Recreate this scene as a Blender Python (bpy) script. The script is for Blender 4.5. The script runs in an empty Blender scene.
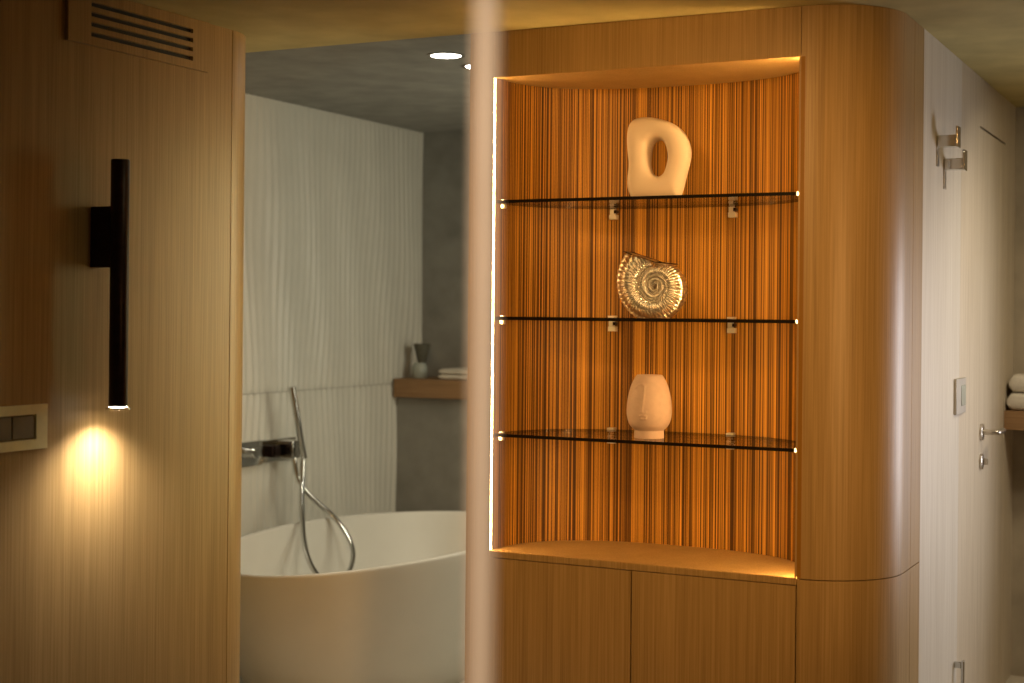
import bpy, bmesh, math, random
from mathutils import Vector, Matrix
random.seed(4)
sc = bpy.context.scene
COL = sc.collection
H = 1.55            # eye height
CEIL = 2.45
XL, XT, XD, YF = -2.977, -4.086, -0.952, 4.279

# ------------------------------------------------------------------ materials
def new_mat(name):
    m = bpy.data.materials.new(name); m.use_nodes = True
    nt = m.node_tree
    return m, nt, nt.nodes['Principled BSDF']

def lk(nt, a, b): nt.links.new(a, b)

def mat_plain(name, col, rough=.5, metal=0., noise=0., nscale=30., bump=0., spec=.5):
    m, nt, p = new_mat(name)
    p.inputs['Roughness'].default_value = rough
    p.inputs['Metallic'].default_value = metal
    p.inputs['Specular IOR Level'].default_value = spec
    p.inputs['Base Color'].default_value = (*col, 1)
    tc = nt.nodes.new('ShaderNodeTexCoord')
    n = nt.nodes.new('ShaderNodeTexNoise'); n.inputs['Scale'].default_value = nscale
    n.inputs['Detail'].default_value = 5
    lk(nt, tc.outputs['Object'], n.inputs['Vector'])
    r = nt.nodes.new('ShaderNodeValToRGB')
    r.color_ramp.elements[0].position = .3; r.color_ramp.elements[1].position = .7
    r.color_ramp.elements[0].color = (*[c * (1 - noise) for c in col], 1)
    r.color_ramp.elements[1].color = (*[min(1, c * (1 + noise)) for c in col], 1)
    lk(nt, n.outputs['Fac'], r.inputs['Fac']); lk(nt, r.outputs['Color'], p.inputs['Base Color'])
    if bump:
        b = nt.nodes.new('ShaderNodeBump'); b.inputs['Strength'].default_value = bump
        b.inputs['Distance'].default_value = .004
        lk(nt, n.outputs['Fac'], b.inputs['Height']); lk(nt, b.outputs['Normal'], p.inputs['Normal'])
    return m

def mat_wood(name, dark, mid, light, rough=.45, fine=150., axis='z', spec=.5, coat=0.):
    """straight grained veneer: noise drawn out along the grain"""
    m, nt, p = new_mat(name)
    tc = nt.nodes.new('ShaderNodeTexCoord')
    def stretched(s, along, detail):
        mp = nt.nodes.new('ShaderNodeMapping')
        sv = [s, s, s]; sv['xyz'.index(axis)] = along
        mp.inputs['Scale'].default_value = sv
        n = nt.nodes.new('ShaderNodeTexNoise'); n.inputs['Scale'].default_value = 1
        n.inputs['Detail'].default_value = detail; n.inputs['Roughness'].default_value = .6
        lk(nt, tc.outputs['Object'], mp.inputs['Vector']); lk(nt, mp.outputs['Vector'], n.inputs['Vector'])
        return n
    n1 = stretched(fine, 2.2, 3); n2 = stretched(14, .35, 3)
    mx = nt.nodes.new('ShaderNodeMath'); mx.operation = 'MULTIPLY_ADD'
    mx.inputs[1].default_value = .70
    ml = nt.nodes.new('ShaderNodeMath'); ml.operation = 'MULTIPLY'; ml.inputs[1].default_value = .30
    lk(nt, n2.outputs['Fac'], ml.inputs[0])
    lk(nt, n1.outputs['Fac'], mx.inputs[0]); lk(nt, ml.outputs[0], mx.inputs[2])
    r = nt.nodes.new('ShaderNodeValToRGB'); e = r.color_ramp.elements
    e[0].position = .36; e[0].color = (*dark, 1); e[1].position = .64; e[1].color = (*light, 1)
    q = e.new(.5); q.color = (*mid, 1)
    lk(nt, mx.outputs[0], r.inputs['Fac']); lk(nt, r.outputs['Color'], p.inputs['Base Color'])
    p.inputs['Roughness'].default_value = rough
    p.inputs['Specular IOR Level'].default_value = spec
    p.inputs['Coat Weight'].default_value = coat
    b = nt.nodes.new('ShaderNodeBump'); b.inputs['Strength'].default_value = .12; b.inputs['Distance'].default_value = .001
    lk(nt, mx.outputs[0], b.inputs['Height']); lk(nt, b.outputs['Normal'], p.inputs['Normal'])
    return m

def mat_zebra(name):
    """zebrano lining: irregular upright stripes running round the curve (u = arc length in metres)"""
    m, nt, p = new_mat(name)
    uv = nt.nodes.new('ShaderNodeUVMap'); uv.uv_map = 'arc'
    def stripes(s, sv, lo, hi, off):
        mp = nt.nodes.new('ShaderNodeMapping'); mp.inputs['Scale'].default_value = (s, sv, 1)
        mp.inputs['Location'].default_value = (off, off * 3.1, 0)
        n = nt.nodes.new('ShaderNodeTexNoise'); n.inputs['Scale'].default_value = 1
        n.inputs['Detail'].default_value = 2; n.inputs['Roughness'].default_value = .55
        lk(nt, uv.outputs['UV'], mp.inputs['Vector']); lk(nt, mp.outputs['Vector'], n.inputs['Vector'])
        r = nt.nodes.new('ShaderNodeValToRGB'); r.color_ramp.elements[0].position = lo; r.color_ramp.elements[1].position = hi
        lk(nt, n.outputs['Fac'], r.inputs['Fac'])
        return r
    a = stripes(250, .25, .42, .60, 3.3)
    b = stripes(520, .4, .40, .60, 11.7)
    c = stripes(9, .1, .3, .7, 7.1)
    m1 = nt.nodes.new('ShaderNodeMix'); m1.data_type = 'RGBA'
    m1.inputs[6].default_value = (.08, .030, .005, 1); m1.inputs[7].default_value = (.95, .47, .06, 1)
    mm = nt.nodes.new('ShaderNodeMath'); mm.operation = 'MULTIPLY'
    ad = nt.nodes.new('ShaderNodeMath'); ad.operation = 'MULTIPLY_ADD'; ad.inputs[1].default_value = .7; ad.inputs[2].default_value = .3
    lk(nt, b.outputs['Color'], ad.inputs[0])
    lk(nt, a.outputs['Color'], mm.inputs[0]); lk(nt, ad.outputs[0], mm.inputs[1])
    lk(nt, mm.outputs[0], m1.inputs[0])
    m2 = nt.nodes.new('ShaderNodeMix'); m2.data_type = 'RGBA'; m2.blend_type = 'MULTIPLY'
    ad2 = nt.nodes.new('ShaderNodeMix'); ad2.data_type = 'RGBA'
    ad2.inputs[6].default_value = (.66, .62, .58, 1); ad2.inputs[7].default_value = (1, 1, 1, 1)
    lk(nt, c.outputs['Color'], ad2.inputs[0])
    m2.inputs[0].default_value = 1
    lk(nt, m1.outputs[2], m2.inputs[6]); lk(nt, ad2.outputs[2], m2.inputs[7])
    lk(nt, m2.outputs[2], p.inputs['Base Color'])
    p.inputs['Roughness'].default_value = .5
    p.inputs['Specular IOR Level'].default_value = .3
    return m

def mat_emit(name, col, strength):
    m, nt, p = new_mat(name)
    p.inputs['Base Color'].default_value = (*col, 1)
    p.inputs['Emission Color'].default_value = (*col, 1)
    p.inputs['Emission Strength'].default_value = strength
    n = nt.nodes.new('ShaderNodeTexNoise'); n.inputs['Scale'].default_value = 3
    lk(nt, n.outputs['Fac'], p.inputs['Roughness'])
    return m

def mat_smoked(name):
    m, nt, p = new_mat(name)
    out = nt.nodes['Material Output']; nt.nodes.remove(p)
    t = nt.nodes.new('ShaderNodeBsdfTransparent'); t.inputs['Color'].default_value = (.80, .77, .72, 1)
    g = nt.nodes.new('ShaderNodeBsdfGlossy'); g.inputs['Roughness'].default_value = .03
    g.inputs['Color'].default_value = (1, 1, 1, 1)
    f = nt.nodes.new('ShaderNodeFresnel'); f.inputs['IOR'].default_value = 1.45
    s = nt.nodes.new('ShaderNodeMath'); s.operation = 'MULTIPLY'; s.inputs[1].default_value = .6
    mx = nt.nodes.new('ShaderNodeMixShader')
    lk(nt, f.outputs[0], s.inputs[0]); lk(nt, s.outputs[0], mx.inputs[0])
    lk(nt, t.outputs[0], mx.inputs[1]); lk(nt, g.outputs[0], mx.inputs[2]); lk(nt, mx.outputs[0], out.inputs['Surface'])
    return m

M = {}
M['oak'] = mat_wood('oak_veneer', (.305, .19, .070), (.385, .247, .095), (.455, .297, .125), rough=.42, fine=190, spec=.42)
M['oak_pale'] = mat_wood('limed_oak_veneer', (.52, .44, .33), (.60, .52, .40), (.68, .60, .48), rough=.5, fine=90)
M['white_veneer'] = mat_wood('whitened_veneer', (.60, .55, .47), (.67, .62, .54), (.73, .69, .61), rough=.45, fine=90)
M['oak_flat'] = mat_wood('oak_shelf', (.22, .12, .05), (.30, .17, .075), (.38, .22, .10), rough=.5, axis='x')
M['zebra'] = mat_zebra('zebrano_lining')
M['led'] = mat_emit('warm_led', (1., .58, .20), 95)
M['led_deep'] = mat_emit('warm_led_recessed', (1., .58, .20), 640)
M['lens'] = mat_emit('lamp_lens', (1., .86, .68), 30)
M['down'] = mat_emit('downlight_lens', (1., .93, .82), 25)
M['glass'] = mat_smoked('smoked_glass')
M['glass_edge'] = mat_plain('smoked_glass_edge', (.012, .009, .006), .15)
M['chrome'] = mat_plain('chrome', (.62, .62, .60), .14, 1., .05, 20)
M['clip'] = mat_plain('satin_nickel', (.80, .77, .70), .35, .7, .05, 20)
M['steel'] = mat_plain('brushed_steel', (.58, .54, .48), .3, 1., .1, 60)
M['bronze'] = mat_plain('dark_bronze', (.025, .012, .010), .32, .6, .3, 40)
M['black'] = mat_plain('black', (.006, .005, .004), .6, 0, .2, 20)
M['ceiling'] = mat_plain('ceiling_plaster', (.53, .455, .20), .75, 0, .13, 6, .5)
M['concrete'] = mat_plain('grey_plaster', (.26, .255, .23), .8, 0, .16, 7, .5)
M['concrete_warm'] = mat_plain('warm_grey_plaster', (.42, .36, .27), .8, 0, .14, 9, .5)
M['tile'] = mat_plain('white_relief_tile', (.66, .64, .57), .4, 0, .03, 6)
M['grout'] = mat_plain('grout', (.40, .38, .33), .8, 0, .1, 40)
M['bath'] = mat_plain('white_stone_resin', (.66, .645, .59), .38, 0, .02, 8)
M['ceramic'] = mat_plain('cream_ceramic', (.55, .405, .33), .6, 0, .04, 60, .12)
M['frost'] = mat_plain('frosted_cream', (.70, .575, .45), .5, 0, .03, 9)
M['silver'] = mat_plain('silvered_glass', (.92, .89, .84), .28, 1., .04, 60)
M['brass'] = mat_plain('champagne_plate', (.85, .78, .48), .38, 0., .06, 40)
M['rocker'] = mat_plain('grey_rocker', (.15, .12, .07), .45, 0, .1, 20)
M['silverplate'] = mat_plain('grey_switch', (.50, .47, .42), .4, .4, .06, 30)
M['towel'] = mat_plain('white_towelling', (.72, .67, .58), .95, 0, .12, 300, .8)
M['floor'] = mat_plain('stone_floor', (.13, .10, .06), .55, 0, .15, 6)
M['pale_bounce'] = mat_plain('pale_bounce_floor', (.55, .49, .39), .6, 0, .1, 5)
M['plaster'] = mat_plain('hall_plaster', (.50, .41, .28), .8, 0, .06, 10)
M['beige'] = mat_plain('beige_lacquer', (.72, .56, .42), .5, 0, .04, 15)
M['jar'] = mat_plain('pale_glass_jar', (.42, .46, .42), .25, 0, .06, 20)
M['dark_wood'] = mat_plain('dark_stopper', (.09, .085, .06), .6, 0, .2, 40)

# ------------------------------------------------------------------ mesh helper
class MB:
    """collects shapes (world coordinates) and links them as ONE mesh object"""
    def __init__(s): s.bm = bmesh.new(); s.slots = []
    def face(s, vs, mi=0):
        try:
            f = s.bm.faces.new(vs); f.material_index = mi; return f
        except ValueError: return None
    def box(s, x0, x1, y0, y1, z0, z1, mi=0):
        v = [s.bm.verts.new((x, y, z)) for z in (z0, z1) for (x, y) in ((x0, y0), (x1, y0), (x1, y1), (x0, y1))]
        for q in ((3, 2, 1, 0), (4, 5, 6, 7), (0, 1, 5, 4), (1, 2, 6, 5), (2, 3, 7, 6), (3, 0, 4, 7)):
            s.face([v[i] for i in q], mi)
        return s
    def prism(s, poly, z0, z1, mi=0, side_mi=None):
        n = len(poly)
        lo = [s.bm.verts.new((x, y, z0)) for x, y in poly]; hi = [s.bm.verts.new((x, y, z1)) for x, y in poly]
        s.face(lo[::-1], mi); s.face(hi, mi)
        for i in range(n):
            k = side_mi(i) if side_mi else mi
            s.face([lo[i], lo[(i + 1) % n], hi[(i + 1) % n], hi[i]], k)
        return s
    def rings(s, rings, closed=False, cap=True, mi=0):
        R = [[s.bm.verts.new(p) for p in r] for r in rings]; n = len(R[0])
        for a in range(len(R) if closed else len(R) - 1):
            b = (a + 1) % len(R)
            for i in range(n):
                s.face([R[a][i], R[a][(i + 1) % n], R[b][(i + 1) % n], R[b][i]], mi)
        if cap and not closed:
            s.face(R[0][::-1], mi); s.face(R[-1], mi)
        return s
    def lathe(s, prof, c, n=48, axis='z', mi=0):
        rr = []
        for r, h in prof:
            ring = []
            for i in range(n):
                a = 2 * math.pi * i / n
                u, v = max(r, 1e-5) * math.cos(a), max(r, 1e-5) * math.sin(a)
                ring.append({'z': (c[0] + u, c[1] + v, c[2] + h), 'x': (c[0] + h, c[1] + u, c[2] + v),
                             'y': (c[0] + v, c[1] + h, c[2] + u)}[axis])
            rr.append(ring)
        return s.rings(rr, mi=mi)
    def tube(s, pts, r, n=12, mi=0):
        pts = [Vector(p) for p in pts]; rr = []; up = Vector((.37, .21, .9)).normalized()
        for i, p in enumerate(pts):
            t = (pts[min(i + 1, len(pts) - 1)] - pts[max(i - 1, 0)]).normalized()
            u = (up - t * up.dot(t)).normalized(); up = u; w = t.cross(u)
            rad = r(i / (len(pts) - 1)) if callable(r) else r
            rr.append([p + (u * math.cos(2 * math.pi * k / n) + w * math.sin(2 * math.pi * k / n)) * rad for k in range(n)])
        return s.rings(rr, mi=mi)
    def build(s, name, mats, parent=None, base=None, bevel=0., smooth=35, seg=2):
        bmesh.ops.recalc_face_normals(s.bm, faces=s.bm.faces)
        off = Vector(parent.matrix_basis.translation) if parent else None
        if parent and parent.parent: off = off + Vector(parent.parent.matrix_basis.translation)
        o = None
        b = Vector(base) if base else Vector((0, 0, 0))
        sh = (off or Vector((0, 0, 0))) + b
        for v in s.bm.verts: v.co -= sh
        me = bpy.data.meshes.new(name); s.bm.to_mesh(me); s.bm.free()
        for m in (mats if isinstance(mats, (list, tuple)) else [mats]): me.materials.append(m)
        if smooth:
            for p in me.polygons: p.use_smooth = True
            me.set_sharp_from_angle(angle=math.radians(smooth))
        o = bpy.data.objects.new(name, me); COL.objects.link(o)
        o.location = b
        if parent: o.parent = parent
        if bevel:
            bv = o.modifiers.new('edge', 'BEVEL'); bv.width = bevel; bv.segments = seg
            bv.limit_method = 'ANGLE'; bv.angle_limit = math.radians(40)
            bv.harden_normals = False
        return o

def thing(name, label, cat, loc, group=None):
    o = bpy.data.objects.new(name, None); COL.objects.link(o); o.location = loc
    o.empty_display_size = .05
    return tag(o, label, cat, group)
def tag(o, label, cat, group=None):
    o['label'] = label; o['category'] = cat
    if group: o['group'] = group
    return o
def struct(o): o['kind'] = 'structure'; return o
def box_struct(name, mat, *b): return struct(MB().box(*b).build(name, mat, smooth=0))
def copy_thing(root, shift, label):
    r = root.copy(); COL.objects.link(r); r.location = root.location + Vector(shift); r['label'] = label
    for ch in root.children:
        c = ch.copy(); COL.objects.link(c); c.parent = r
        for g in ch.children:
            d = g.copy(); COL.objects.link(d); d.parent = c
    return r

def catmull(P, k=10):
    P = [Vector(p) for p in P]; out = []
    Q = [P[0] * 2 - P[1]] + P + [P[-1] * 2 - P[-2]]
    for i in range(1, len(Q) - 2):
        a, b, c, d = Q[i - 1:i + 3]
        for j in range(k):
            t = j / k
            out.append(.5 * ((2 * b) + (c - a) * t + (2 * a - 5 * b + 4 * c - d) * t * t + (3 * b - a - 3 * c + d) * t ** 3))
    out.append(P[-1]); return out

# ------------------------------------------------------------------ the rooms
box_struct('floor', M['floor'], -5.2, 2.7, -1.7, 7.3, -.05, 0)
# hall ceiling: over the hall, and on beyond the rounded cabinet into the passage
struct(MB().prism([(-3.5, -1.7), (2.7, -1.7), (2.7, 6.9), (-1.7, 6.9), (-1.7, 4.79), (-2.22, 4.79), (-2.22, 4.279), (-3.5, 4.279)],
                  CEIL, CEIL + .15).build('ceiling', M['ceiling'], smooth=0))
box_struct('floor_passage_bounce', M['pale_bounce'], XD, 2.6, 4.8, 6.738, 0, .004)  # unseen slab, made pale to bounce light onto the far wall
box_struct('floor_bath_bounce', M['bath'], XT - .1, -1.75, 4.13, 7.085, 0, .006)  # unseen floor layer added pale so it bounces light up onto the tub
box_struct('ceiling_bath', M['concrete'], -5.2, -1.7, 4.279, 7.3, 2.52, 2.6)
# near left wall with its rounded end
R_L = .211; yc = 3.915
p = [(XL, -1.7), (XL, yc - .002), (-3.3, yc - .002), (-3.3, -1.7)]
struct(MB().prism(p, 0, CEIL).build('wall_left', M['oak']))
p = [(XL - .004, yc), (XL, yc + .002)]
for i in range(1, 25):
    a = math.pi / 2 * i / 24
    p.append((XL - R_L + R_L * math.cos(a), yc + R_L * math.sin(a)))
p += [(-5.0, yc + R_L), (-5.0, yc)]
struct(MB().prism(p, 0, 2.6).build('wall_left_end', M['oak'], smooth=25))
# bathroom relief tile wall (real relief)
def tile_wall():
    mb = MB(); bm = mb.bm
    y0, y1 = 4.12, 7.10
    def grid(z0, z1, ph):
        ny, nz = 330, 44; V = []
        for j in range(nz + 1):
            z = z0 + (z1 - z0) * j / nz; row = []
            for i in range(ny + 1):
                y = y0 + (y1 - y0) * i / ny
                w = .020 * math.sin(2.3 * z + ph + 3.1 * math.sin(1.7 * y)) + .014 * math.sin(5.1 * z + 7.3 * y + ph)
                h = .5 + .5 * math.sin((y + w) * 2 * math.pi / .050 + 1.3 * math.sin(4 * y))
                h = h ** 1.3 * (.65 + .35 * math.sin(3.7 * z + 21 * y))
                if j in (0, nz): h = min(h, .25)
                row.append(bm.verts.new((XT - .012 + .011 * h, y, z)))
            V.append(row)
        for j in range(nz):
            for i in range(ny): mb.face([V[j][i], V[j][i + 1], V[j + 1][i + 1], V[j + 1][i]])
    grid(0, 1.163, .4); grid(1.166, 2.53, 2.2)
    mb.box(XT - .12, XT - .02, y0, y1, 0, 2.55, 1)
    return mb.build('wall_bath_tiled', [M['tile'], M['grout']], smooth=60)
struct(tile_wall())
box_struct('wall_bath_far', M['concrete'], XT - .05, -1.6, 7.085, 7.2, 0, 2.55)
box_struct('wall_bath_ledge', M['concrete'], XT - .005, -1.75, 6.821, 7.085, 0, 1.094)
box_struct('wall_bath_right', M['concrete'], -1.75, -1.65, 4.79, 7.085, 0, 2.55)
# passage with the pale wall and the flush door
Y0D, Y1D, ZD = 5.83, 6.468, 2.258
box_struct('wall_right_white', M['white_veneer'], XD - .10, XD, 4.777, 5.44, 0, CEIL)
mb = MB(); mb.box(XD - .10, XD, 5.441, Y0D - .002, 0, CEIL); mb.box(XD - .10, XD, Y1D + .003, 6.9, 0, CEIL)
mb.box(XD - .10, XD, Y0D - .002, Y1D + .003, ZD + .009, CEIL)
struct(mb.build('wall_right', M['oak_pale'], smooth=0))
d1 = struct(MB().box(XD - .045, XD - .0005, Y0D, Y1D, .008, ZD).build('door_1', M['oak_pale'], smooth=0))
hd = MB()
HY, HZ = 5.905, 1.108
hd.lathe([(0, 0), (.031, 0), (.031, .008), (.028, .010), (0, .010)], (XD, HY, HZ), 32, 'x')
hd.tube(catmull([(XD + .008, HY, HZ), (XD + .045, HY, HZ), (XD + .060, HY + .006, HZ), (XD + .064, HY + .03, HZ), (XD + .064, HY + .13, HZ)], 6), .010, 14)
hd.build('door_handle', M['steel'], d1, smooth=40)
hd = MB()
hd.lathe([(0, 0), (.030, 0), (.030, .008), (.027, .010), (0, .010)], (XD, HY, HZ - .112), 32, 'x')
hd.box(XD + .008, XD + .028, HY - .004, HY + .004, HZ - .124, HZ - .100)
hd.build('thumb_turn', M['steel'], d1, smooth=40)
box_struct('wall_far', M['concrete_warm'], -1.1, 2.7, 6.738, 6.88, 0, CEIL)
box_struct('wall_hall_right', M['plaster'], 2.6, 2.7, -1.7, 6.9, 0, CEIL)
box_struct('wall_hall_back', M['plaster'], -3.3, 2.7, -1.7, -1.6, 0, CEIL)
box_struct('wall_cabinet_back', M['plaster'], -1.75, XD - .10, 4.79, 4.86, 0, CEIL)

mb = MB()
for b in ((.06, .12, .50, 1.86), (.84, .90, .50, 1.86), (.12, .84, .50, .56), (.12, .84, 1.80, 1.86)): mb.box(b[0], b[1], 6.70, 6.738, b[2], b[3])
struct(mb.build('window_1', M['oak'], smooth=0))

# slim upright close to the camera
tag(MB().box(-.4700, -.4575, .8790, .8905, 0, CEIL).build('slim_post', M['beige'], base=(-.464, .885, 0), bevel=.002),
    'slim pale beige upright post out of focus in front of the bath and cabinet edge', 'post')

# ------------------------------------------------------------------ display cabinet
NZ0, NZ1 = .781, 2.302
NX0, NX1 = -2.213, -1.205
NC, NA, NB, NE = (NX0 + NX1) / 2, (NX1 - NX0) / 2, .400, 2.6
def niche_arc(n=96, inset=0.):
    out = []
    for i in range(n + 1):
        a = math.pi * (1 - i / n)
        c, s = math.cos(a), math.sin(a)
        out.append((NC + (NA - inset) * math.copysign(abs(c) ** (2 / NE), c), YF + (NB - inset) * abs(s) ** (2 / NE)))
    return out
cab = thing('display_cabinet', 'built-in oak cabinet with lit striped niche and rounded right corner', 'cabinet', (NC, YF, 0))
# curved lining
arc = niche_arc(); outer = niche_arc(inset=-.012)
def lining():
    bm = bmesh.new(); uvl = bm.loops.layers.uv.new('arc')
    s = [0]
    for a, b in zip(arc, arc[1:]): s.append(s[-1] + math.dist(a, b))
    off = Vector((NC, YF, 0))
    lo = [bm.verts.new(Vector((x, y, NZ0)) - off) for x, y in arc]; hi = [bm.verts.new(Vector((x, y, NZ1)) - off) for x, y in arc]
    l2 = [bm.verts.new(Vector((x, y, NZ0)) - off) for x, y in outer]; h2 = [bm.verts.new(Vector((x, y, NZ1)) - off) for x, y in outer]
    n = len(arc)
    for i in range(n - 1):
        for q, ss in (((lo[i], lo[i + 1], hi[i + 1], hi[i]), (s[i], s[i + 1], s[i + 1], s[i])),
                      ((l2[i + 1], l2[i], h2[i], h2[i + 1]), (s[i + 1], s[i], s[i], s[i + 1]))):
            f = bm.faces.new(q); f.smooth = True
            for lp, u in zip(f.loops, ss): lp[uvl].uv = (u, lp.vert.co.z)
        bm.faces.new((lo[i + 1], lo[i], l2[i], l2[i + 1])); bm.faces.new((hi[i], hi[i + 1], h2[i + 1], h2[i]))
    bm.faces.new((lo[0], hi[0], h2[0], l2[0])); bm.faces.new((hi[-1], lo[-1], l2[-1], h2[-1]))
    bmesh.ops.recalc_face_normals(bm, faces=bm.faces)
    me = bpy.data.meshes.new('niche_lining'); bm.to_mesh(me); bm.free(); me.materials.append(M['zebra'])
    me.set_sharp_from_angle(angle=math.radians(40))
    o = bpy.data.objects.new('niche_lining', me); COL.objects.link(o); o.parent = cab
    o['label'] = 'curved lining of dark and orange striped veneer'
    return o
lining()
fy = YF + .006
MB().box(NX0 + .001, NX1 - .0012, YF, 4.70, NZ1, CEIL - .001).build('top_panel', M['oak'], cab, smooth=0)
MB().box(NX0 + .001, NX1 - .0012, YF, 4.70, NZ0 - .022, NZ0).build('niche_base', M['oak'], cab, bevel=.002, smooth=0)
MB().box(-2.30, NX0 - .0005, YF, 4.78, 0, CEIL - .001).build('side_panel', M['oak'], cab, smooth=0)
def curved(z0, z1):
    poly = [(NX1 + .0008, YF)]; r = .253; cx, cy = NX1, YF + r
    for i in range(1, 33):
        a = -math.pi / 2 + math.pi / 2 * i / 32
        poly.append((cx + r * math.cos(a), cy + r * math.sin(a)))
    poly += [(XD, 4.634), (XD - .006, 4.636), (XD, 4.638), (XD, 4.776), (XD - .03, 4.776)]
    for i in range(32, -1, -1):
        a = -math.pi / 2 + math.pi / 2 * i / 32
        poly.append((cx + (r - .022) * math.cos(a) + (.0008 if i == 0 else 0), cy + (r - .022) * math.sin(a)))
    return MB().prism(poly, z0, z1).build('curved_panel', M['oak'], cab, smooth=30)
curved(0, .7765); curved(.7795, CEIL - .001)
DZ1 = NZ0 - .024
MB().box(NX0 + .0005, -1.7255, YF + .002, YF + .024, .06, DZ1).build('door', M['oak'], cab, smooth=0)
MB().box(-1.7210, NX1 - .003, YF + .002, YF + .024, .06, DZ1).build('door', M['oak'], cab, smooth=0)
mb = MB(); mb.box(NX0 + .001, NX1 - .001, YF + .05, YF + .07, 0, .06); mb.box(NX0 + .001, NX1 - .001, YF + .03, 4.70, .06, .08)
mb.box(NX0 + .001, NX1 - .001, YF + .026, YF + .03, .08, DZ1)
mb.build('carcass', M['black'], cab, smooth=0)
for x0, x1, ya, yb, m in ((NX0, NX0 + .0012, YF + .0005, YF + .0105, 'led'), (NX1 - .0006, NX1 - .0001, YF + .0030, YF + .0060, 'led_deep')):
    o = MB().box(x0, x1, ya, yb, NZ0 + .002, NZ1 - .002).build('led_strip', M[m], cab, smooth=0)
    o['label'] = 'glowing upright light strip'
o = MB().box(NX1 - .006, NX1 - .0001, YF + .0002, YF + .003, NZ0 + .0005, NZ1 - .0005).build('light_shield', M['oak'], cab, smooth=0)
SZ = [1.9076, 1.533, 1.1575]      # upper faces of the glass shelves
sh_poly = [(NX0 + .012, YF + .001), (NX1 - .012, YF + .001)] + [(x, y) for x, y in niche_arc(64, .007)[::-1] if y > YF + .02]
for z in SZ:
    n = len(sh_poly)
    g = MB().prism(sh_poly, z - .010, z, 0, lambda i: 1).build('glass_shelf', [M['glass'], M['glass_edge']], cab, smooth=30)
    g['label'] = 'smoked glass shelf with dark edge'
    for x in (-1.945, -1.533):
        yb = YF + NB * (1 - abs((x - NC) / NA) ** NE) ** (1 / NE)
        c = MB(); c.box(x - .013, x + .013, yb - .024, yb, z - .046, z - .030); c.box(x - .013, x + .004, yb - .018, yb, z - .030, z - .011); c.box(x + .004, x + .013, yb - .024, yb, z - .026, z - .015, 1); c.box(x - .012, x + .012, yb - .028, yb - .002, z, z + .006)
        c.build('shelf_clip_or_glint', [M['clip'], M['bronze']], g, bevel=.0015)
    for x, hh in ((NX0 + .0222, .013), (NX1 - .010, .005)):
        c = MB()
        if hh > .01: c.box(x - .010, x + .004, YF + .030, YF + .046, z - .011 - hh, z - .011); c.box(x - .010, x + .004, YF + .030, YF + .046, z + .0005, z + .0045)
        else: c.box(x - .003, x + .003, YF + .002, YF + .010, z - .011, z + .001)  # right end: bright block stands in for a glint on the glass
        c.build('shelf_clip_or_glint', M['clip'], g, bevel=.0015)

# ------------------------------------------------------------------ three ornaments
PX = .00318
def sculpture():
    # outlines traced as seen, in metres about the base centre (x right, z up)
    O = [(88, 272), (76, 245), (75, 215), (80, 175), (77, 130), (76, 95), (80, 66), (92, 50), (110, 44), (132, 43), (160, 47), (190, 56), (215, 68),
         (236, 86), (250, 108), (258, 135), (258, 160), (251, 190), (243, 220), (236, 248), (228, 272)]
    I = [(168, 211), (152, 204), (144, 190), (139, 170), (138, 150), (141, 130), (148, 116), (158, 109), (170, 108), (181, 113), (189, 125), (194, 142),
         (196, 160), (193, 178), (187, 195), (179, 206)]
    k = PX / 2.846; cx, zb = 158, 272
    o3 = catmull([Vector(((x - cx) * k, 0, (zb - y) * k)) for x, y in O], 8)
    i3 = catmull([Vector(((x - cx) * k, 0, (zb - y) * k)) for x, y in I + [I[0]]], 8)
    N = 96; C = Vector(((167 - cx) * k, 0, (272 - 158) * k))
    def hit(poly, a, close):
        d = Vector((math.cos(a), 0, math.sin(a))); best = None
        P = poly + ([poly[0]] if close else [])
        for p, q in zip(P, P[1:]):
            p2, q2 = p - C, q - C
            cr = lambda u, v: u.x * v.z - u.z * v.x
            e = q2 - p2; den = cr(d, e)
            if abs(den) < 1e-12: continue
            t = cr(p2, e) / den; s = cr(p2, d) / den
            if t > 0 and -1e-6 <= s <= 1 + 1e-6: best = t if best is None else max(best, t)
        return best
    rr = []; base = Vector((-1.700, 4.40, SZ[0]))
    for i in range(N):
        a = 2 * math.pi * i / N
        ro, ri = hit(o3, a, True), hit(i3, a, False)
        m, h = (ro + ri) / 2, (ro - ri) / 2
        dep = .033 + .008 * math.sin(a - .6)
        tw = .55 * math.sin(a + 2.2)
        ring = []
        for j in range(28):
            b = 2 * math.pi * j / 28
            cb, sb = math.cos(b), math.sin(b)
            u = math.copysign(abs(cb) ** .85, cb) * h
            v = math.copysign(abs(sb) ** .9, sb) * dep + .016 * tw * (cb)
            q = C + Vector((math.cos(a) * (m + u), v, math.sin(a) * (m + u)))
            q.z = max(q.z, 0)
            ring.append(q + base)
        rr.append(ring)
    mb = MB().rings(rr, closed=True)
    o = mb.build('ring_sculpture', M['frost'], base=base, smooth=70)
    tag(o, 'cream rounded sculpture with an oval hole on the top glass shelf', 'sculpture')
sculpture()

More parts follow.
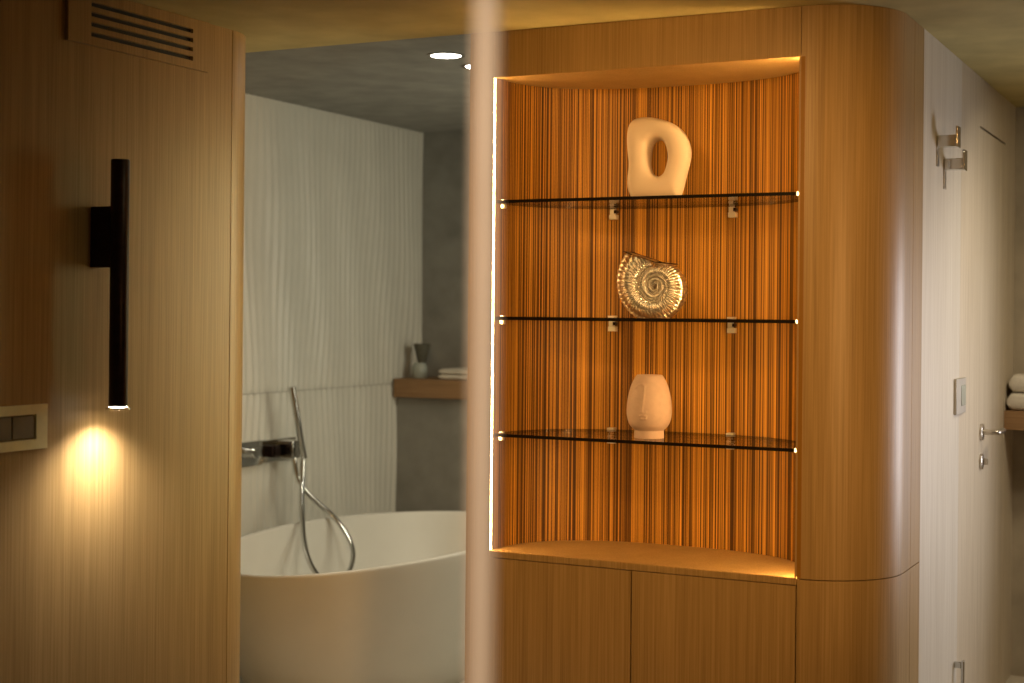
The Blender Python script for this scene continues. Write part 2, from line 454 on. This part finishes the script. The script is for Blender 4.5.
def ammonite():
    base = Vector((-1.694, 4.405, SZ[1])); S = .00320
    zc = 31.5 * S
    t = thing('ammonite_vase', 'silver ribbed spiral shell ornament on the middle glass shelf', 'ornament', base)
    a0 = math.radians(131); K = 2.12; R0 = 41.5 * S
    turns = 3.4; NR = 50; per = NR * 12; n = int(turns * per); n0 = int(per * 36 / 360)
    rr = []
    F = 15
    for i in range(-n0, n + 1):
        ph = 2 * math.pi * i / per
        r = R0 * K ** (-ph / (2 * math.pi)); a = a0 + ph
        ro, ri = r, r / K * .96
        rib = 1 - abs(math.sin(ph * NR / 2)) ** 1.3
        d0 = .040 - .004 * (1 - r / R0)
        fl = .052
        ring = []
        prof = []
        for j in range(F):                      # ribbed front, inner edge to outer edge
            t_ = j / (F - 1)
            bump = math.sin(math.pi * min(1, t_ * 1.04)) ** .7
            y = -d0 + .006 - .30 * (ro - ri) * bump * (.75 + .25 * rib) + .012 * t_ ** 4 - .10 * (ro - ri) * rib * bump
            prof.append((ri + (ro - ri) * t_ * (1 + .07 * rib), y))
        for j in range(1, 9):                   # rounded outer flank to the back
            b = math.pi * j / 9
            prof.append((ro * (1 + .02 * rib) + .016 * (r / R0) * math.sin(b), -d0 + .018 + (2 * d0 - .030) * (1 - math.cos(b)) / 2))
        prof.append((ro * .96, d0 - .004)); prof.append((ri, d0 - .004))
        for rad, y in prof:
            X_, Z_ = rad * math.cos(a), rad * math.sin(a)
            cut = S * (34 - (X_ / S + 32) * 11 / 34 if X_ < 2 * S else 23.2)      # the mouth is cut off along a slope
            ring.append(base + Vector((X_, y, max(zc + min(Z_, cut), .0004))))
        rr.append(ring)
    MB().rings(rr).build('shell', M['silver'], t, smooth=50)
    rim = [(-30.5, 33.6), (-22, 30.6), (-10, 26.8), (2, 23.0), (10, 22.6), (16, 21.8)]
    lip = [base + Vector((x * S, -.043, zc + z * S)) for x, z in rim] + [base + Vector((x * S, .040, zc + z * S)) for x, z in rim[::-1]]
    MB().tube(lip + [lip[0]], .0016, 8).build('lip', M['bronze'], t, smooth=60)
ammonite()

def vase():
    base = Vector((-1.716, 4.40, SZ[2])); S = .00320 / 7.59
    t = thing('face_vase', 'cream ovoid vase with a faint raised face on the lowest glass shelf', 'vase', base)
    prof = [(585, 109), (578, 111), (545, 110), (527, 110), (520, 116), (508, 128), (490, 143), (462, 156), (430, 164), (395, 168), (350, 167), (300, 162),
            (250, 152), (205, 140), (170, 126), (145, 113), (128, 103), (118, 95), (115, 88)]
    P = catmull([Vector((w * S, 0, (585 - y) * S)) for y, w in prof], 6)
    # raised line drawing: brow, nose, lips as (across, height) in metres on the face
    def px(x, y): return ((x - 368) * S, (585 - y) * S)
    lines = [[px(270, 205), px(290, 185), px(315, 180), px(333, 195), px(330, 240), px(322, 300), px(318, 350), px(312, 385), px(330, 395), px(345, 385)],
             [px(300, 415), px(320, 408), px(345, 416)], [px(305, 432), px(322, 438), px(342, 430)]]
    segs = [(Vector(a), Vector(b)) for L in lines for a, b in zip(L, L[1:])]
    view = math.atan2(-4.40, 1.716)
    rr = []; N = 200
    for q in P:
        ring = []
        for i in range(N):
            a = 2 * math.pi * i / N
            da = (a - view + math.pi) % (2 * math.pi) - math.pi
            r = q.x
            if abs(da) < 1.2 and q.z > .04:
                uv = Vector((q.x * math.sin(da), q.z)); best = 9
                for A, B in segs:
                    e = B - A; tt = max(0, min(1, (uv - A).dot(e) / e.length_squared)); best = min(best, (uv - A - e * tt).length)
                r += .0030 * math.exp(-(best / .0032) ** 2)
            ring.append(base + Vector((r * math.cos(a), r * math.sin(a), q.z)))
        rr.append(ring)
    mb = MB(); mb.rings(rr, cap=False)
    mb.face([v for v in list(mb.bm.verts)[:N]][::-1])
    top = rr[-1]; inner = []
    for s_, dz in ((.93, -.001), (.90, -.012), (1.2, -.06), (.4, -.13)):
        inner.append([Vector((base.x + (p.x - base.x) * s_, base.y + (p.y - base.y) * s_, p.z + dz)) for p in top])
    mb.rings([top] + inner, cap=False)
    bmesh.ops.remove_doubles(mb.bm, verts=mb.bm.verts, dist=1e-5)
    mb.build('vessel', M['ceramic'], t, smooth=60)
vase()

# ------------------------------------------------------------------ left wall fittings
sx, sy = XL + .09, 3.288
lamp = thing('wall_lamp', 'dark slender tube wall lamp shining down the left oak wall', 'lamp', (XL, sy, 1.75))
MB().lathe([(0, 0), (.026, 0), (.0265, .002), (.0265, .694), (.025, .697), (0, .697)], (sx, sy, 1.272), 40).build('tube', M['bronze'], lamp, smooth=40)
MB().box(XL, sx - .010, sy - .021, sy + .021, 1.664, 1.837).build('mounting_block', M['bronze'], lamp, bevel=.003)
o = MB().lathe([(.027, .008), (.034, .006), (.035, .002), (.031, 0), (.027, .003)], (sx, sy, 1.262), 40).build('trim_ring', M['chrome'], lamp, smooth=50)
o = MB().lathe([(0, 0), (.024, 0), (.027, .004), (.025, .010), (0, .0105)], (sx, sy, 1.2615), 40).build('lens', M['lens'], lamp, smooth=50)
o['label'] = 'glowing clear lens'

vent = thing('air_vent', 'oak air vent grille with four dark slots high on the left wall', 'vent', (XL, 3.47, 2.293))
VX = XL + .012
mb = MB(); vy0, vy1, vz0, vz1 = 3.16, 3.78, 2.293, CEIL - .002
cs = [2.409, 2.3807, 2.3524, 2.324]; ht = .0065
mb.box(XL, VX, vy0, 3.251, vz0, vz1); mb.box(XL, VX, 3.702, vy1, vz0, vz1)
ed = [vz1] + [e for c in cs for e in (c + ht, c - ht)] + [vz0]
for a, b in zip(ed[::2], ed[1::2]): mb.box(XL, VX, 3.251, 3.702, b, a)
mb.build('grille', M['oak'], vent, smooth=0)
MB().box(XL + .0002, XL + .0015, 3.251, 3.702, 2.31, 2.425).build('slot_shade_backing', M['black'], vent, smooth=0)  # flat black sheet standing in for the shade behind the slots

sw = thing('light_switch', 'champagne double switch plate on the left wall beside the tube lamp', 'switch', (XL, 2.97, 1.225))
mb = MB(); y0, y1, z0, z1 = 2.845, 3.097, 1.165, 1.286; iy0, iy1, iz0, iz1 = 2.885, 3.055, 1.192, 1.260
for b in ((y0, iy0, z0, z1), (iy1, y1, z0, z1), (iy0, iy1, z0, iz0), (iy0, iy1, iz1, z1)): mb.box(XL, XL + .010, *b)
mb.build('plate', M['brass'], sw, smooth=0)
for b in (2.888, 2.972):
    MB().box(XL + .0005, XL + .007, b, b + .080, iz0 + .003, iz1 - .003).build('rocker', M['rocker'], sw, bevel=.002)

# ------------------------------------------------------------------ bathroom
def bathtub():
    cx, cy, A, B, E = -3.369, 5.528, .535, 1.0, 1.95
    t = thing('bathtub', 'white freestanding oval bathtub by the relief tiled wall', 'bathtub', (cx, cy, .006))
    def ring(s, z, e=E, dz=0., sh=0.):
        out = []
        for i in range(120):
            a = 2 * math.pi * i / 120; c, d = math.cos(a), math.sin(a)
            x = (A * s - sh) * math.copysign(abs(c) ** (2 / e), c); y = (B * s - sh) * math.copysign(abs(d) ** (2 / e), d)
            out.append((cx + x, cy + y, z + dz * (y / B) ** 2))
        return out
    D = -.022; zr = .586
    R = [ring(.74, .006), ring(.76, .012), ring(.80, .06), ring(.875, .16), ring(.93, .27), ring(.965, .38, dz=D * .4), ring(.985, .47, dz=D * .7), ring(.997, .55, dz=D),
         ring(1, zr - .012, dz=D), ring(1, zr - .004, dz=D, sh=.001), ring(1, zr, dz=D, sh=.005), ring(1, zr, dz=D, sh=.014), ring(1, zr - .004, dz=D, sh=.019),
         ring(1, zr - .012, dz=D, sh=.021), ring(.985, .50, dz=D * .7, sh=.024), ring(.95, .38, dz=D * .4, sh=.026), ring(.89, .27, sh=.028), ring(.80, .18, sh=.03),
         ring(.68, .13, sh=.03), ring(.45, .115, sh=.03), ring(.06, .11, sh=.0)]
    MB().rings(R).build('tub', M['bath'], t, smooth=60)
    MB().lathe([(0, 0), (.030, 0), (.032, .003), (.024, .007), (0, .009)], (cx, cy, .112), 32).build('drain_cap', M['chrome'], t, smooth=50)
bathtub()

mix = thing('bath_mixer', 'chrome wall-mounted bath mixer plate with lever on the relief tiles', 'tap', (XT, 5.6, .84))
MB().box(XT - .004, XT + .022, 5.20, 5.600, .842, .953).build('lever_plate', M['chrome'], mix, bevel=.003)
MB().box(XT - .004, XT + .016, 5.603, 5.872, .846, .949).build('diverter_plate', M['chrome'], mix, bevel=.003)
mb = MB(); mb.lathe([(0, 0), (.024, 0), (.024, .030), (.020, .034), (0, .034)], (XT + .022, 5.50, .905), 32, 'x')
mb.tube([(XT + .048, 5.50, .905), (XT + .060, 5.46, .912), (XT + .066, 5.39, .925)], .008, 12)
mb.build('lever', M['chrome'], mix, smooth=40)
mb = MB(); mb.box(XT + .016, XT + .052, 5.632, 5.690, .872, .925)
mb.lathe([(0, 0), (.020, 0), (.020, .012), (0, .012)], (XT + .052, 5.661, .898), 28, 'x')
o = mb.build('diverter_knob', M['bronze'], mix, bevel=.002); o['label'] = 'dark square diverter knob'
MB().box(XT + .016, XT + .105, 5.715, 5.775, .862, .945).build('hose_holder', M['chrome'], mix, bevel=.004)

hs = thing('hand_shower', 'chrome stick hand shower with looping hose hanging into the bathtub', 'shower', (-3.97, 5.76, .94))
top, bot = Vector((-3.972, 5.690, 1.195)), Vector((-3.952, 5.764, .862))
pts = [top.lerp(bot, i / 12) for i in range(13)]
mb = MB(); mb.tube(pts, lambda f: .0160 if f < .6 else .0150, 16)
mb.build('spray_stick', M['chrome'], hs, smooth=40)
H1 = [(-3.950, 5.753, 0.856), (-3.930, 5.721, 0.768), (-3.900, 5.675, 0.683), (-3.860, 5.622, 0.601), (-3.800, 5.548, 0.525), (-3.730, 5.478, 0.461), (-3.660, 5.437, 0.407), (-3.600, 5.441, 0.364), (-3.600, 5.536, 0.349), (-3.640, 5.678, 0.386), (-3.700, 5.795, 0.445), (-3.760, 5.828, 0.523), (-3.830, 5.825, 0.597), (-3.890, 5.790, 0.657), (-3.940, 5.757, 0.717), (-3.975, 5.742, 0.786), (-3.990, 5.738, 0.864)]
MB().tube(catmull(H1, 10), .0120, 12).build('hose', M['chrome'], hs, smooth=60)
# wood shelf on the ledge
tag(MB().box(XT + .004, -1.76, 6.775, 7.083, 1.0945, 1.192).build('bath_shelf', M['oak_flat'], base=(-3.0, 6.93, 1.0945), bevel=.002),
    'thick dark oak ledge shelf across the far end of the bathroom', 'shelf')
jr = thing('bath_jar', 'small pale jar with a dark flared stopper on the bathroom ledge shelf', 'jar', (-3.998, 6.90, 1.192))
MB().lathe([(0, 0), (.036, 0), (.041, .006), (.041, .060), (.036, .070), (.032, .074), (.032, .082), (0, .082)], (-3.998, 6.90, 1.192), 36).build('jar_body', M['jar'], jr, smooth=40)
MB().lathe([(0, 0), (.020, 0), (.024, .010), (.034, .055), (.046, .098), (.042, .100), (0, .095)], (-3.985, 6.90, 1.274), 36).build('stopper', M['dark_wood'], jr, smooth=40)

def folded_towel(name, x0, x1, y0, y1, z0, z1, label, seed, group=None, n=2):
    """folded towel: rounded slab of soft layers"""
    mb = MB(); h = (z1 - z0) / n
    for k in range(n):
        ins = (.004 * (k % 2)); rr = []
        N = 26
        for i in range(N + 1):
            x = x0 + ins + (x1 - x0 - 2 * ins) * i / N
            f = min(1, (i + .5) / 1.7, (N - i + .5) / 1.7); f = max(.3, math.sin(f * math.pi / 2)) 
            ring = []
            for j in range(24):
                a = 2 * math.pi * j / 24; c, s = math.cos(a), math.sin(a)
                yy = (y0 + y1) / 2 + (y1 - y0) / 2 * math.copysign(abs(c) ** .35, c) * (.97 + .03 * f) - ins
                zz = z0 + h * (k + .5) + h * .52 * f * math.copysign(abs(s) ** .4, s)
                zz += .0012 * math.sin(9 * x * 10 + seed + k) * (1 if k == n - 1 and s > 0 else 0)
                ring.append((x, yy, max(z0 + .0003, min(zz, z1 + .002))))
            rr.append(ring)
        mb.rings(rr)
    o = mb.build(name, M['towel'], base=((x0 + x1) / 2, (y0 + y1) / 2, z0), smooth=60)
    return tag(o, label, 'towel', group)
folded_towel('folded_towel', -3.83, -3.50, 6.80, 7.04, 1.192, 1.250, 'folded pale towel lying on the bathroom ledge shelf', 1)

# downlights in the bathroom ceiling
dl = thing('downlight', 'nearer recessed bathroom ceiling downlight in full view', 'light', (-2.771, 4.959, 2.52), 'bathroom downlights')
MB().lathe([(.058, -.001), (.072, -.001), (.072, -.004), (.060, -.005), (.058, -.001)], (-2.771, 4.959, 2.52), 40).build('trim_ring', M['chrome'], dl, smooth=50)
MB().lathe([(0, 0), (.058, 0), (.057, -.003), (0, -.004)], (-2.771, 4.959, 2.52), 40).build('lens', M['down'], dl, smooth=50)
copy_thing(dl, (0, .276, 0), 'farther recessed bathroom ceiling downlight half hidden by the upright')

# ------------------------------------------------------------------ passage fittings
sw2 = thing('light_switch', 'silver grey switch plate on the pale wall before the door', 'switch', (XD, 5.428, 1.268))
MB().box(XD, XD + .010, 5.335, 5.520, 1.205, 1.330).build('plate', M['silverplate'], sw2, bevel=.002)
o = MB().box(XD + .009, XD + .0125, 5.425, 5.505, 1.232, 1.304).build('rocker', M['jar'], sw2, bevel=.003)
def bracket(x, y, z, label):
    t = thing('wall_bracket', label, 'bracket', (XD, y, z), 'chrome brackets')
    MB().box(XD, XD + .004, y - .018, y + .018, z - .085, z + .014).build('back_plate', M['steel'], t, bevel=.001)
    MB().box(XD + .004, XD + .062, y - .016, y + .030, z - .022, z + .016).build('arm', M['chrome'], t, bevel=.002)
    MB().box(XD + .062, XD + .069, y - .020, y + .034, z - .024, z + .044).build('end_plate', M['chrome'], t, bevel=.001)
    return t
b1 = bracket(XD, 5.0, 2.122, 'upper chrome bracket high on the pale wall near the cabinet corner')
copy_thing(b1, (0, .125, -.064), 'lower chrome bracket high on the pale wall near the cabinet corner')
br = thing('pull_bar', 'slim upright chrome bar low on the pale wall below the switch', 'handle', (XD, 5.39, .004))
mb = MB(); mb.box(XD + .024, XD + .034, 5.382, 5.402, .004, .345)
mb.build('bar', M['chrome'], br, bevel=.002)
for z in (.055, .318):
    MB().box(XD, XD + .024, 5.384, 5.400, z, z + .022).build('standoff', M['chrome'], br, bevel=.002)
tag(MB().box(XD + .0005, -.1, 6.472, 6.737, 1.079, 1.157).build('towel_shelf', M['oak_flat'], base=(-.4, 6.6, 1.079), bevel=.002),
    'thick oak shelf on the far wall beyond the door', 'shelf')
folded_towel('folded_towel', -.945, -.55, 6.50, 6.72, 1.157, 1.229, 'lower white towel folded on the oak shelf beyond the door', 2, 'towels on the oak shelf', n=1)
folded_towel('folded_towel', -.938, -.56, 6.51, 6.72, 1.232, 1.304, 'upper white towel of the pair folded on the oak shelf', 3, 'towels on the oak shelf', n=1)

# ------------------------------------------------------------------ lights
def area(name, loc, aim, size, power, col, size_y=None, spread=180):
    l = bpy.data.lights.new(name, 'AREA'); l.energy = power; l.color = col; l.size = size; l.spread = math.radians(spread)
    if size_y: l.shape = 'RECTANGLE'; l.size_y = size_y
    else: l.shape = 'DISK'
    o = bpy.data.objects.new(name, l); COL.objects.link(o); o.location = loc
    o.rotation_euler = (Vector(aim) - Vector(loc)).to_track_quat('-Z', 'Y').to_euler(); return o
def spot(name, loc, aim, power, col, ang, blend, r=.03):
    l = bpy.data.lights.new(name, 'SPOT'); l.energy = power; l.color = col; l.spot_size = math.radians(ang); l.spot_blend = blend; l.shadow_soft_size = r
    o = bpy.data.objects.new(name, l); COL.objects.link(o); o.location = loc
    o.rotation_euler = (Vector(aim) - Vector(loc)).to_track_quat('-Z', 'Y').to_euler(); return o
spot('wall_lamp_beam', (sx, sy, 1.255), (sx - .02, sy, 0), 24, (1, .88, .78), 140, 1, .02)
spot('bath_downlight_beam', (-2.771, 4.959, 2.505), (-2.9, 4.959, 0), 25, (1, .90, .68), 120, .9, .05)
spot('bath_downlight_beam', (-2.771, 5.235, 2.505), (-2.9, 5.235, 0), 25, (1, .90, .68), 120, .9, .05)
area('bath_fill_light', (-1.80, 5.9, 1.5), (-4, 5.6, 1.2), 1.0, 21, (1, .93, .70), 1.4)  # unseen fill panel added to brighten tub and tiles; no window here
area('bath_mirror_light', (-2.10, 5.35, 1.45), (-3.0, 3.9, 1.35), .26, .95, (1, .88, .33), 1.6, spread=46)
spot('hall_fill_light', (-1.75, 3.3, 2.42), (-1.95, 3.5, 0), 4, (1, .90, .52), 150, .6, .08)  # added lamp out of view, lifts the left wall and cabinet face
spot('post_fill_light', (.1, -.35, 2.43), (-.46, .885, 1.38), 160, (1, .82, .62), 30, .6, .04)  # narrow unseen spot added only to brighten the slim post
spot('cabinet_fill_light', (.9, 1.9, 1.6), (-1.60, 4.28, 1.50), 150, (1, .54, .18), 48, .8, .34)  # added spot in mid-air out of view, warms cabinet front and ceiling
spot('cabinet_wash_fill', (-1.40, 2.1, 2.43), (-1.58, 4.28, 1.38), 150, (1, .53, .17), 66, .7, .12)  # added unseen spot, brightens the cabinet while keeping off the tub
area('passage_unseen_light', (.15, 5.2, 2.43), (-.5, 5.2, 0), .15, 6, (1, .84, .62), spread=130)
area('passage_unseen_light', (-.1, 5.6, 2.43), (-.4, 6.5, 0), .3, 10, (1, .84, .58), spread=150)  # this second one is added to brighten the far wall
area('passage_window_light', (.48, 6.69, 1.18), (-.95, 4.65, 1.15), .7, 13.5, (1, .98, 1.02), 1.2, spread=95)
w = bpy.data.worlds.new('world'); sc.world = w; w.use_nodes = True
w.node_tree.nodes['Background'].inputs['Color'].default_value = (1, .8, .5, 1)
w.node_tree.nodes['Background'].inputs['Strength'].default_value = .02

# ------------------------------------------------------------------ camera
cam = bpy.data.cameras.new('camera'); co = bpy.data.objects.new('camera', cam); COL.objects.link(co)
FPX = 1497.33
cam.sensor_width = 36; cam.lens = FPX * 36 / 1024
yaw, roll, pitch = .4639, .0094, .0008
Fv = Vector((-math.sin(yaw), math.cos(yaw), pitch)).normalized()
rot = Fv.to_track_quat('-Z', 'Y').to_matrix() @ Matrix.Rotation(roll, 3, 'Z')
co.matrix_world = Matrix.Translation((0, 0, H)) @ rot.to_4x4()
cam.shift_y = -(341.5 - 310.35) / 1024
cam.clip_start = .05
cam.dof.use_dof = True; cam.dof.focus_distance = 4.75; cam.dof.aperture_fstop = 2.2
sc.camera = co

vs = sc.view_settings
vs.view_transform = 'Standard'; vs.look = 'None'; vs.exposure = 0; vs.gamma = 1; vs.use_curve_mapping = False
